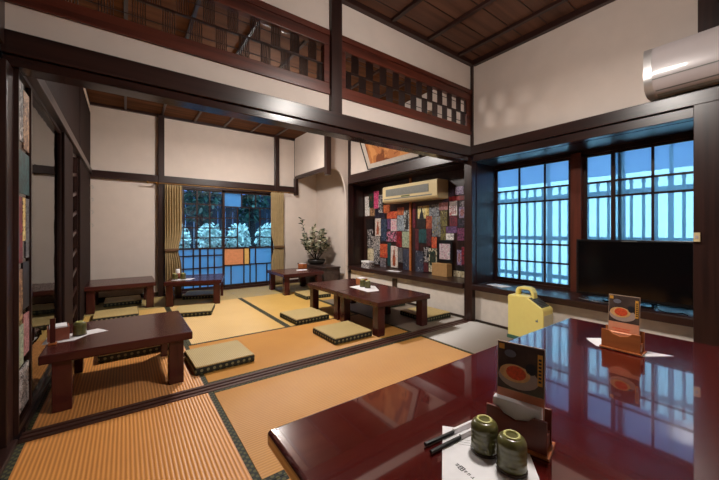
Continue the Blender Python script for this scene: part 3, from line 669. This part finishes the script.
cushion('rush floor cushion under the back edge of the empty table at the back wall',-.02,5.57)
cushion('rush floor cushion at the open side of the askew table, out on the mat',.69,4.38,R(-17))
cushion('rush floor cushion under the askew table on the far window side',.93,5.42,R(-17),s=.42)

# ================================================================ cups, holders, papers
def holder(label, loc, rz, sc=1.0, mat='holder', group='wooden menu holders'):
    h = thing('menu_holder', label, 'menu holder', loc, rz, group)
    W = .086
    fp_ = [(-W,.008),(W,.008),(W,.104),(.052,.104),(.035,.088),(0,.078),(-.035,.088),(-.052,.104),(-W,.104)]
    MB().prism(fp_,'x',-.040,-.030).done('front_panel', M[mat], h, bevel=.002)
    MB().prism([(-W,.008),(W,.008),(W,.112),(-W,.112)],'x',.030,.040).done('back_panel', M[mat], h, bevel=.002)
    MB().box(-.050,.050,-W-.008,W+.008,0,.008).done('base', M['orangewood'], h, bevel=.002)
    MB().box(-.030,.030,-W+.004,-W+.012,.008,.05).box(-.030,.030,W-.012,W-.004,.008,.05).done('side_rail', M[mat], h)
    return h
def menu_card(label, loc, rz, lean=6):
    c = thing('menu_card', label, 'menu card', loc, rz, 'folded food menus in the holders')
    T = Matrix.Rotation(R(lean),4,'Y'); W=.070; Hh=.285
    def q(x0,x1,y0,y1,z0,z1): return MB().box(x0,x1,y0,y1,z0,z1,0,T)
    def pz(pts,x0,x1): return MB().prism(pts,'x',x0,x1,0,T)
    q(-.002,.002,-W,W,0,Hh).done('card', M['menuback'], c)
    ph = q(-.0026,-.002,-W+.002,W-.002,.135,Hh-.003).done('food_photo', M['menudark'], c)
    tp = q(-.0026,-.002,-W+.002,W-.002,.004,.134).done('text_panel', M['menupink'], c)
    pz([(.006+.060*math.cos(k*.314),.178+.036*math.sin(k*.314)) for k in range(20)],-.0032,-.0026).done('printed_dish', M['menudish'], ph)
    pz([(.016+.046*math.cos(k*.314),.190+.028*math.sin(k*.314)) for k in range(20)],-.0037,-.0032).done('printed_batter', M['menucream'], ph)
    pz([(.012+.030*math.cos(k*.419),.192+.022*math.sin(k*.419)) for k in range(15)],-.0042,-.0037).done('printed_sashimi', M['menured'], ph)
    pz([(-.032+.016*math.cos(k*.419),.214+.018*math.sin(k*.419)) for k in range(15)],-.0037,-.0032).done('printed_bowl', M['ink'], ph)
    pz([(.03+.018*math.cos(k*.419),.250+.012*math.sin(k*.419)) for k in range(15)],-.0032,-.0026).done('printed_cup', M['menugrey'], ph)
    q(-.0037,-.0026,-W+.006,-W+.02,.17,Hh-.02).done('text_strip', M['menuyellow'], ph)
    st = MB()
    for k in range(7): st.box(-.0043,-.0037,-W+.009,-W+.017,.18+.011*k,.186+.011*k,0,T)
    st.done('strip_text', M['ink'], ph)
    q(-.0032,-.0026,W-.022,W-.005,Hh-.024,Hh-.007).done('corner_mark', M['menuyellow'], ph)
    tx = MB()
    for k in range(5): tx.box(-.0032,-.0026,-.03+.004*(k%2),.05-.012*(k%3),.098-.012*k,.1005-.012*k,0,T)
    tx.done('printed_text', M['menured'], tp)
    q(-.0032,-.0026,-.058,-.042,.058,.074).done('stamp_mark', M['menured'], tp)
    return c
M['menuback'] = plain('menu_back', srgb(206,176,150), .4); M['menudark'] = plain('menu_dark_photo', srgb(84,70,64), .25, var=.3, scale=20)
M['menupink'] = plain('menu_pink', srgb(232,160,124), .4, var=.04); M['menudish'] = plain('menu_dish', srgb(186,164,150), .4); M['menucream'] = plain('menu_batter', srgb(244,190,124), .4, var=.15, scale=90)
M['menured'] = plain('menu_red', srgb(236,92,52), .4, var=.2, scale=120); M['menuyellow'] = plain('menu_yellow', srgb(232,170,70), .4); M['menugrey'] = plain('menu_grey', srgb(120,120,130), .4)
ZT = .4505; K = .8333
def on(x, y, dz=0): return (x*K, y*K, ZT+dz*K)
def fit(o, k=K): o.scale = (k,k,k); return o
fit(holder('dark wooden menu holder beside the two upturned green cups', on(1.003,.528), R(14)))
fit(menu_card('menu card with food photo standing in the holder behind the green cups', on(1.0155,.531,.0095), R(14), 3))
MB_n = MB().box(-.018,.008,-.07,.07,0,.118); pn = MB_n.done('napkin_pad', M['paper'], None, on(.995,.526,.0095), R(14), bevel=.003); fit(pn)
tag(pn, 'white folded napkin pad in the holder behind the green cups', 'napkins')
fit(holder('orange-brown wooden menu holder by itself at the television end of the table', on(2.228,.588,.004), 0, mat='orangewood'))
fit(menu_card('menu card with food photo in the holder before the television', on(2.238,.588,.0135), 0, 4))
tag(fit(MB().box(-.012,.010,-.062,.062,0,.085).done('napkin_pad', M['menupink'], None, on(2.2145,.588,.0135), 0, bevel=.002)), 'pinkish leaflet pad in the holder before the television', 'leaflets')
# paper under the far holder
kk = lambda L: [(a*K,b*K) for a,b in L]
mp = MB().prism(kk([(2.277,.775),(2.19,.70),(2.185,.50),(2.335,.40),(2.29,.60)]),'z',ZT,ZT+.0013); mp.prism(kk([(2.30,.70),(2.36,.73),(2.29,.785),(2.25,.72)]),'z',ZT+.0015,ZT+.0025)
tag(mp.done('paper_mat', M['paper']), 'white paper mat sticking out from under the menu holder by the television', 'paper mat')
# paper mat with print under the cups
P0 = Vector((.868,.717,0)); u1 = Vector((-.77,-.63,0)).normalized(); u2 = Vector((.63,-.77,0)).normalized()
ang = math.atan2(u2.y,u2.x)
pmt = thing('paper_mat', 'white printed paper mat under the two upturned green cups', 'paper mat', on(P0.x,P0.y), ang); fit(pmt)
MB().box(0,.25,-.38,0,0,.0012).done('sheet', M['paper'], pmt)
tx = MB()
def strokes(L, x, s):                         # short brush strokes on a unit square, written along +x
    for (x0,y0,x1,y1) in L: tx.box(x+x0*s,x+x1*s,(y0-.5)*s,(y1-.5)*s,.0012,.0016)
strokes([(0,.8,1,.95),(0,.4,1,.52),(.42,0,.58,1),(.1,.05,.9,.17)],0,.011)
strokes([(0,.85,1,1),(.1,.5,.9,.62),(0,.0,.16,.9),(.84,.0,1,.9),(.42,.1,.58,.9),(0,0,1,.12)],.0125,.016)
strokes([(.1,.75,.9,.9),(.4,0,.58,.8),(.0,.3,1,.42)],.030,.010)
strokes([(.1,0,.3,1),(.6,.1,.8,.8),(.2,.8,.9,.95)],.042,.009)
strokes([(.0,.1,.9,.25),(.5,.2,.7,.9)],.054,.010)
to = tx.done('printed_text', M['ink'], pmt)
dl = Matrix.Rotation(-ang,3,'Z') @ (Vector((.757,.577,0))-P0); to.location = (dl.x,dl.y,0); to.rotation_euler = (0,0,R(-96)-ang)
tx = MB()
for k in range(3): tx.box(.03,.10,-.06-.012*k,-.059-.012*k,.0012,.0015)
tx.done('printed_line', M['acgrey'], pmt)
cup0 = None
def cup(label, loc, rz=0, s=1.0, group='upturned green tea cups'):
    global cup0
    if cup0 is None:
        cup0 = thing('tea_cup', label, 'cup', loc, rz, group)
        pr = [(.036,.004)]
        for k in range(9): pr += [(.0375+.0006*(k%2),.010+.007*k),(.0385-.0006*(k%2),.0125+.007*k)]
        pr += [(.0375,.077),(.034,.085),(.028,.0905),(.0225,.092),(0,.0915)]
        MB().lathe([(0,.004)]+pr,36).done('body', M['cup'], cup0)
        MB().lathe([(.0225,.0915),(.0222,.0955),(.0195,.0968),(.0165,.0955),(.016,.0918)],30).done('foot_ring', M['cupring'], cup0)
        MB().lathe([(.0335,.0),(.039,.0005),(.0398,.005),(.0385,.009),(.036,.0085)],36).done('rim', M['cupdark'], cup0)
        return cup0
    c = dup(cup0,loc,rz,label,group); c.scale = (s,s,s); return c
fit(cup('upturned green tea cup on the big table beside the black chopsticks', on(.872,.562,.0015)))
cup('upturned green tea cup on the big table, beyond the other one from the chopsticks', on(.866,.474,.0015), R(40), K)
for lab,a,b,c_ in (('black chopstick in a white sleeve, farther from the table edge of the two',(.741,.678),(.861,.667),(.98,.656)),('black chopstick in a white sleeve, closer to the table edge of the two',(.729,.645),(.856,.637),(.955,.630))):
    ch = thing('chopstick', lab, 'chopstick', on(a[0],a[1],.0078), 0, 'two black chopsticks beside the cups'); fit(ch)
    A,Bq,Cq = Vector((0,0,0)),Vector((b[0]-a[0],b[1]-a[1],0)),Vector((c_[0]-a[0],c_[1]-a[1],0))
    MB().tube([A,Bq],[.0062,.0055],8).done('shaft', M['black'], ch)
    MB().bar(Bq,Cq,.008,.02).done('paper_sleeve', M['paper'], ch)
# sets on the other tables
def caddy(label, loc, rz, mat, tall=False):
    k = thing('napkin_caddy', label, 'napkin holder', loc, rz, 'small napkin caddies on the low tables')
    MB().box(-.05,.05,-.06,.06,0,.004).box(-.05,-.045,-.06,.06,.004,.075).box(.045,.05,-.06,.06,.004,.075).box(-.045,.045,-.06,-.055,.004,.075).box(-.045,.045,.055,.06,.004,.075).done('box', M[mat], k)
    MB().box(-.04,.04,-.05,.05,.005,.083).done('napkin', M['paper'], k)
    return k
zt = .3315
def sheet(label, pts, z=zt): tag(MB().prism(pts,'z',z,z+.0015).done('paper_mat', M['paper']), label, 'paper mat', 'white paper mats on the low tables')
sheet('crumpled white paper mat on the low table beside the narrow glass pane', [(-.395,2.62),(-.25,2.62),(-.19,2.71),(-.09,2.74),(-.15,2.84),(-.28,2.80),(-.395,2.84)])
caddy('terracotta napkin caddy on the low table beside the narrow glass pane',(-.335,2.72,zt+.002),R(8),'terracotta')
cup('dark green tea cup on the low table beside the narrow glass pane',(-.235,2.73,zt+.002),0,.9,'green tea cups on the low tables')
ms = thing('menu_stand', 'thin brown wooden menu stand behind the terracotta caddy', 'menu stand', (-.345,2.60,zt+.002))
MB().box(-.018,.018,-.02,.02,0,.008).done('base', M['orangewood'], ms); MB().box(-.012,.012,-.004,.004,.008,.15).done('board', M['lacz'], ms)
sheet('white paper mat across the seam of the adjoining tables', [(2.17,3.19),(2.15,2.80),(2.30,2.79),(2.45,3.05),(2.40,3.22)])
cup('dark green tea cup on the paper mat of the adjoining tables',(2.30,3.0,zt+.002),0,.9,'green tea cups on the low tables')
cup('dark green tea cup in front of the orange caddy on the adjoining tables',(2.30,3.10,zt+.002),R(20),.9,'green tea cups on the low tables')
caddy('orange wooden napkin caddy on the adjoining tables before the alcove',(2.39,3.24,zt+.002),R(-10),'orangewood')
sheet('white paper mat on the askew table before the far window', [(.50,5.0),(.72,4.93),(.80,5.05),(.56,5.14)])
cup('dark green tea cup on the askew table, close to the white candle',(.555,5.07,zt+.002),0,.9,'green tea cups on the low tables')
cup('dark green tea cup on the askew table, at the window side of the other cup',(.65,5.04,zt+.002),0,.9,'green tea cups on the low tables')
cd = thing('candle', 'small white candle in a brown cup on the askew table', 'candle', (.60,5.17,zt))
MB().lathe([(0,0),(.03,.0),(.034,.07),(.03,.075),(0,.072)],20).done('holder', M['terracotta'], cd); MB().lathe([(.027,.072),(.028,.12),(.018,.135),(0,.138)],20).done('wax', M['paper'], cd)
sheet('white paper mat on the low table by the ikebana cabinet', [(2.33,5.0),(2.50,4.96),(2.58,5.10),(2.40,5.16)])
caddy('small orange and white napkin caddy on the low table by the ikebana cabinet',(2.60,5.33,zt),R(20),'orangewood')

# ================================================================ heater, television, air conditioner
ht = thing('fan_heater', 'cream portable heater with carrying handle under the bay window', 'heater', (3.012,1.478,0))
pr = [(-.16,.03),(.16,.03),(.16,.395),(.15,.405),(-.01,.405),(-.155,.315),(-.16,.30)]
MB().prism(pr,'x',-.092,.092).done('body', [M['cream']], ht, bevel=.008, seg=3)
MB().box(-.096,.098,-.165,.168,0,.03).done('base', M['greenbase'], ht, bevel=.004)
hn = [(.12,.404),(.115,.45),(.10,.475),(.07,.485),(-.0,.485),(-.03,.475),(-.05,.44),(-.055,.385),(-.03,.385),(-.025,.43),(-.015,.452),(.005,.46),(.065,.46),(.083,.452),(.09,.44),(.093,.404)]
MB().prism(hn,'x',-.035,.035).done('handle', M['cream'], ht, bevel=.006)
gT = Matrix.Translation((0,-.083,.361)) @ Matrix.Rotation(math.atan2(.09,.145),4,'X')
g = MB().box(-.07,.07,-.065,.065,-.001,.002,0,gT); vt = g.done('vent', M['black'], ht)
g = MB()
for k in range(8): g.box(-.07,.07,-.06+.0165*k,-.055+.0165*k,.002,.006,0,gT)
g.done('vent_slat', M['acgrey'], vt)
MB().box(-.0935,-.092,-.115,-.095,.20,.215).box(-.0935,-.092,-.112,-.108,.215,.225).done('logo', M['acgrey'], ht)
MB().box(-.08,.08,-.1612,-.160,.06,.26).done('front_grille', M['creamd'], ht)

tv = thing('television', 'black flat television standing on the sill of the bay window', 'television', (3.31,.825,.4115))
MB().box(-.02,.025,-.378,.378,.032,.515).done('bezel', M['black'], tv, bevel=.004)
MB().box(-.0215,-.02,-.36,.36,.055,.498).done('screen', M['blackgloss'], tv)
MB().box(-.015,.02,-.04,.04,.012,.032).done('neck', M['black'], tv); MB().box(-.09,.07,-.16,.16,0,.012).done('foot', M['blackgloss'], tv, bevel=.004)
MB().box(-.022,-.0215,-.05,.05,.502,.506).done('sensor_strip', M['acgrey'], tv)
def cable(label, pts):
    c = MB().tube(pts,.004,6).done('cable', M['black']); tag(c, label, 'cable', 'black cables under the television')
cable('black cable looping on the sill below the television screen', [(3.20,1.15,.416),(3.14,.98,.416),(3.17,.9,.416),(3.13,.8,.416),(3.20,.74,.416)])
cable('black cable curling on the sill near the bay pillar', [(3.20,.63,.416),(3.13,.58,.416),(3.15,.53,.416),(3.2,.50,.416),(3.15,.47,.416)])
sw = thing('remote_holder', 'small beige remote holder on the bay pillar beside the television', 'remote holder', (3.052,.41,.93))
MB().box(-.012,.008,-.014,.016,0,.06).done('box', M['acg'], sw); MB().box(-.014,-.012,-.006,.008,.02,.04).done('button', M['acw'], sw)  # holder for a remote control, fixed to the bay pillar

a2 = thing('air_conditioner', 'white air conditioner with silver end cap high over the bay window', 'air conditioner', (3.155,.20,1.947))
prf = [(0,.31),(0,.02),(-.03,.0),(-.13,.0),(-.17,.012),(-.198,.032),(-.216,.058),(-.226,.085),(-.2305,.115),(-.232,.15),(-.2305,.20),(-.226,.26),(-.221,.295),(-.21,.312),(-.195,.318),(-.02,.318)]
MB().prism([(x,z) for x,z in prf],'y',-.40,.411).done('body', M['acw'], a2, sharp=35)
MB().prism([(x*1.012,z*1.004-.001) for x,z in prf],'y',.411,.456).done('end_cap', M['acs'], a2, sharp=35)
MB().prism([(x*1.012,z*1.004-.001) for x,z in prf],'y',-.43,-.40).done('end_cap', M['acs'], a2, sharp=35)
MB().prism([(-.226,.088),(-.228,.094),(-.2305,.094),(-.2285,.087)],'y',-.40,.411).done('panel_seam', M['acgrey'], a2)
MB().prism([(-.19,.0235),(-.130,-.003),(-.10,-.003),(-.10,.004),(-.13,.004)],'y',-.38,.40).done('louver', M['acgrey'], a2)

# ================================================================ cabinet and ikebana
cbt = thing('low_cabinet', 'grey-brown low cabinet in the niche carrying the ikebana', 'cabinet', (2.905,5.28,0))
MB().box(-.175,.145,-.50,.50,.0,.35).done('body', M['cab'], cbt, bevel=.004)
MB().box(-.19,.15,-.515,.51,.352,.38).done('top', M['cab'], cbt, bevel=.004)
for y0,y1 in ((-.48,-.01),(.01,.48)): dr_ = MB().box(-.183,-.175,y0,y1,.03,.33).done('door', M['cab'], cbt, bevel=.003); MB().box(-.189,-.183,y1-.06,y1-.03,.19,.23).done('handle', M['black'], dr_)
ik = thing('ikebana', 'tall ikebana of leafy branches in a dark bowl on the niche cabinet', 'flower arrangement', (2.90,5.36,.3815))
MB().lathe([(0,0),(.12,0),(.155,.03),(.165,.085),(.155,.09),(.145,.05),(0,.045)],28).done('bowl', M['pot'], ik)
rk = random.Random(11); br_ = MB(); lv1 = MB(); lv2 = MB(); fl_ = MB()
def spray(base, tip, bend, n, sz, dark):
    b,t = Vector(base),Vector(tip); pts = []
    for i in range(9):
        s = i/8; pts.append(b.lerp(t,s)+Vector(bend)*math.sin(math.pi*s))
    br_.tube(pts,[.006-.0045*i/8 for i in range(9)],6)
    for i in range(n):
        s = .35+.65*i/max(1,n-1); p = b.lerp(t,s)+Vector(bend)*math.sin(math.pi*s)
        for k in range(2):
            m = lv1 if rk.random() < dark else lv2
            o = Matrix.Translation(p) @ Matrix.Rotation(rk.uniform(0,6.28),4,'Z') @ Matrix.Rotation(rk.uniform(-.2,1.2),4,'X') @ Matrix.Rotation(rk.uniform(-.6,.6),4,'Y')
            q = sz*rk.uniform(.7,1.25)
            m.poly([(0,0,0),(q*.32,q*.45,q*.06),(q*.25,q*.85,0),(0,q*1.3,-.1*q),(-q*.25,q*.85,0),(-q*.32,q*.45,q*.06)],[(0,1,2,3,4,5)],0,o)
spray((0,0,.05),(-.26,.10,.84),(-.05,.02,.08),14,.055,.9)
for tip in ((-.24,.05,.52),(-.14,-.12,.66),(.0,.08,.70),(.05,-.20,.64),(.08,.02,.56),(.02,-.34,.46),(-.05,-.30,.60),(-.26,-.06,.36),(.06,-.26,.34),(-.16,.16,.44),(-.20,-.20,.46),(-.10,-.02,.58),(.04,-.10,.42),(-.14,-.24,.32)): spray((0,0,.05),tip,(tip[0]*.25,tip[1]*.25,.05),19,.07,.36)
br_.done('branch', M['bark'], ik); lv1.done('dark_foliage', M['leaf'], ik); lv2.done('silver_foliage', M['leafw'], ik)
for k in range(6):
    a = k*1.05; fl_.lathe([(0,-.015),(.014,-.006),(.018,.004),(.008,.014),(0,.012)],10,0,(-.06+.07*math.cos(a),-.08+.13*math.sin(a),.26+.03*k))
fl_.done('blossom', plain('pink_blossom', srgb(180,120,110), .6), ik)

# hooks on the dark left post
for k,z in enumerate((1.62,1.45,1.28,1.1)):
    hk = MB().tube([(XL+.022,5.70,z),(XL+.055,5.69,z-.006),(XL+.06,5.68,z-.03),(XL+.05,5.67,z-.045)],.005,6).done('wall_hook', M['acs'])
    tag(hk, ('highest','second from the top','third from the top','lowest')[k]+' silver coat hook on the dark corner panel of the back room', 'hook', 'coat hooks in the back corner')

# ================================================================ lamps
def lamp(label, x, y, z, ztop, down, side):
    l = thing('ceiling_lamp', label, 'lamp', (x,y,z), 0, 'drum lamps hanging from the ceilings')
    c = (1,.93,.86,1)
    MB().lathe([(0,0),(.15,.0)],40).done('bottom_diffuser', emit('lamp_glow_down_%d'%down, c, down), l)
    MB().lathe([(.15,.0),(.15,.10)],40).done('side_diffuser', emit('lamp_glow_side_%d'%side, c, side), l)
    MB().lathe([(0,.118),(.16,.118),(.16,.1),(0,.1)],40).done('top_plate', M['black'], l)
    MB().tube([(0,0,.118),(0,0,ztop-z)],.012,10).done('cord', M['black'], l)
lamp('round drum lamp hanging in the middle of the back room', 1.42,4.05,2.49,2.768,*LAMP_BACK)
lamp('round drum lamp hanging over the big red table', 1.50,.80,2.40,2.862,*LAMP_FRONT)

ol = thing('added_tube_lamp', 'added unseen tube lamp on posts, backlighting the pale outdoor screen', 'lamp', (4.68,.7,-.25))  # unseen lamp, added only to brighten the screen from behind
for y in (-1.5,1.5): MB().box(-.03,.03,y-.03,y+.03,0,1.37).done('post', M['gfence'], ol)
MB().box(.03,.06,-1.7,1.7,1.33,1.47).done('housing', M['acw'], ol); MB().tube([(0,-1.65,1.40),(0,1.65,1.40)],.02,12).done('tube', emit('added_tube_glow', (.52,.84,1,1), TUBE), ol)

# ================================================================ sky, camera
wd = bpy.data.worlds.new('World'); scene.world = wd; wd.use_nodes = True
nt = wd.node_tree; bg = nt.nodes['Background']; tc = nt.nodes.new('ShaderNodeTexCoord'); sp = nt.nodes.new('ShaderNodeSeparateXYZ'); rp = nt.nodes.new('ShaderNodeValToRGB')
nt.links.new(tc.outputs['Generated'], sp.inputs[0]); nt.links.new(sp.outputs['Z'], rp.inputs[0])
cr = rp.color_ramp
while len(cr.elements) < 6: cr.elements.new(.5)
for e,(p,c) in zip(cr.elements, ((0,(.20,.32,.42,1)),(.03,(.10,.20,.40,1)),(.12,(.03,.075,.2,1)),(.55,(.05,.11,.27,1)),(.7,(.7,1.3,1.7,1)),(1,(1.3,2.4,2.8,1)))): e.position, e.color = p, c
nt.links.new(rp.outputs[0], bg.inputs['Color']); bg.inputs['Strength'].default_value = SKY

cam_d = bpy.data.cameras.new('camera'); cam = bpy.data.objects.new('camera', cam_d); COL.objects.link(cam)
cam.location = (0,0,1.0); cam.rotation_euler = (R(90),0,-R(36.02)); cam_d.sensor_width = 36; cam_d.lens = 322.5/719*36; cam_d.shift_y = -9/719; cam_d.clip_start = .02
scene.camera = cam
scene.view_settings.view_transform = 'Standard'; scene.view_settings.look = 'None'; scene.view_settings.gamma = 1; scene.view_settings.use_curve_mapping = False
scene.view_settings.exposure = 0
scene.cycles.use_denoising = True; scene.cycles.max_bounces = 10; scene.cycles.transparent_max_bounces = 16; scene.cycles.sample_clamp_indirect = 4
scene.cycles.caustics_refractive = True
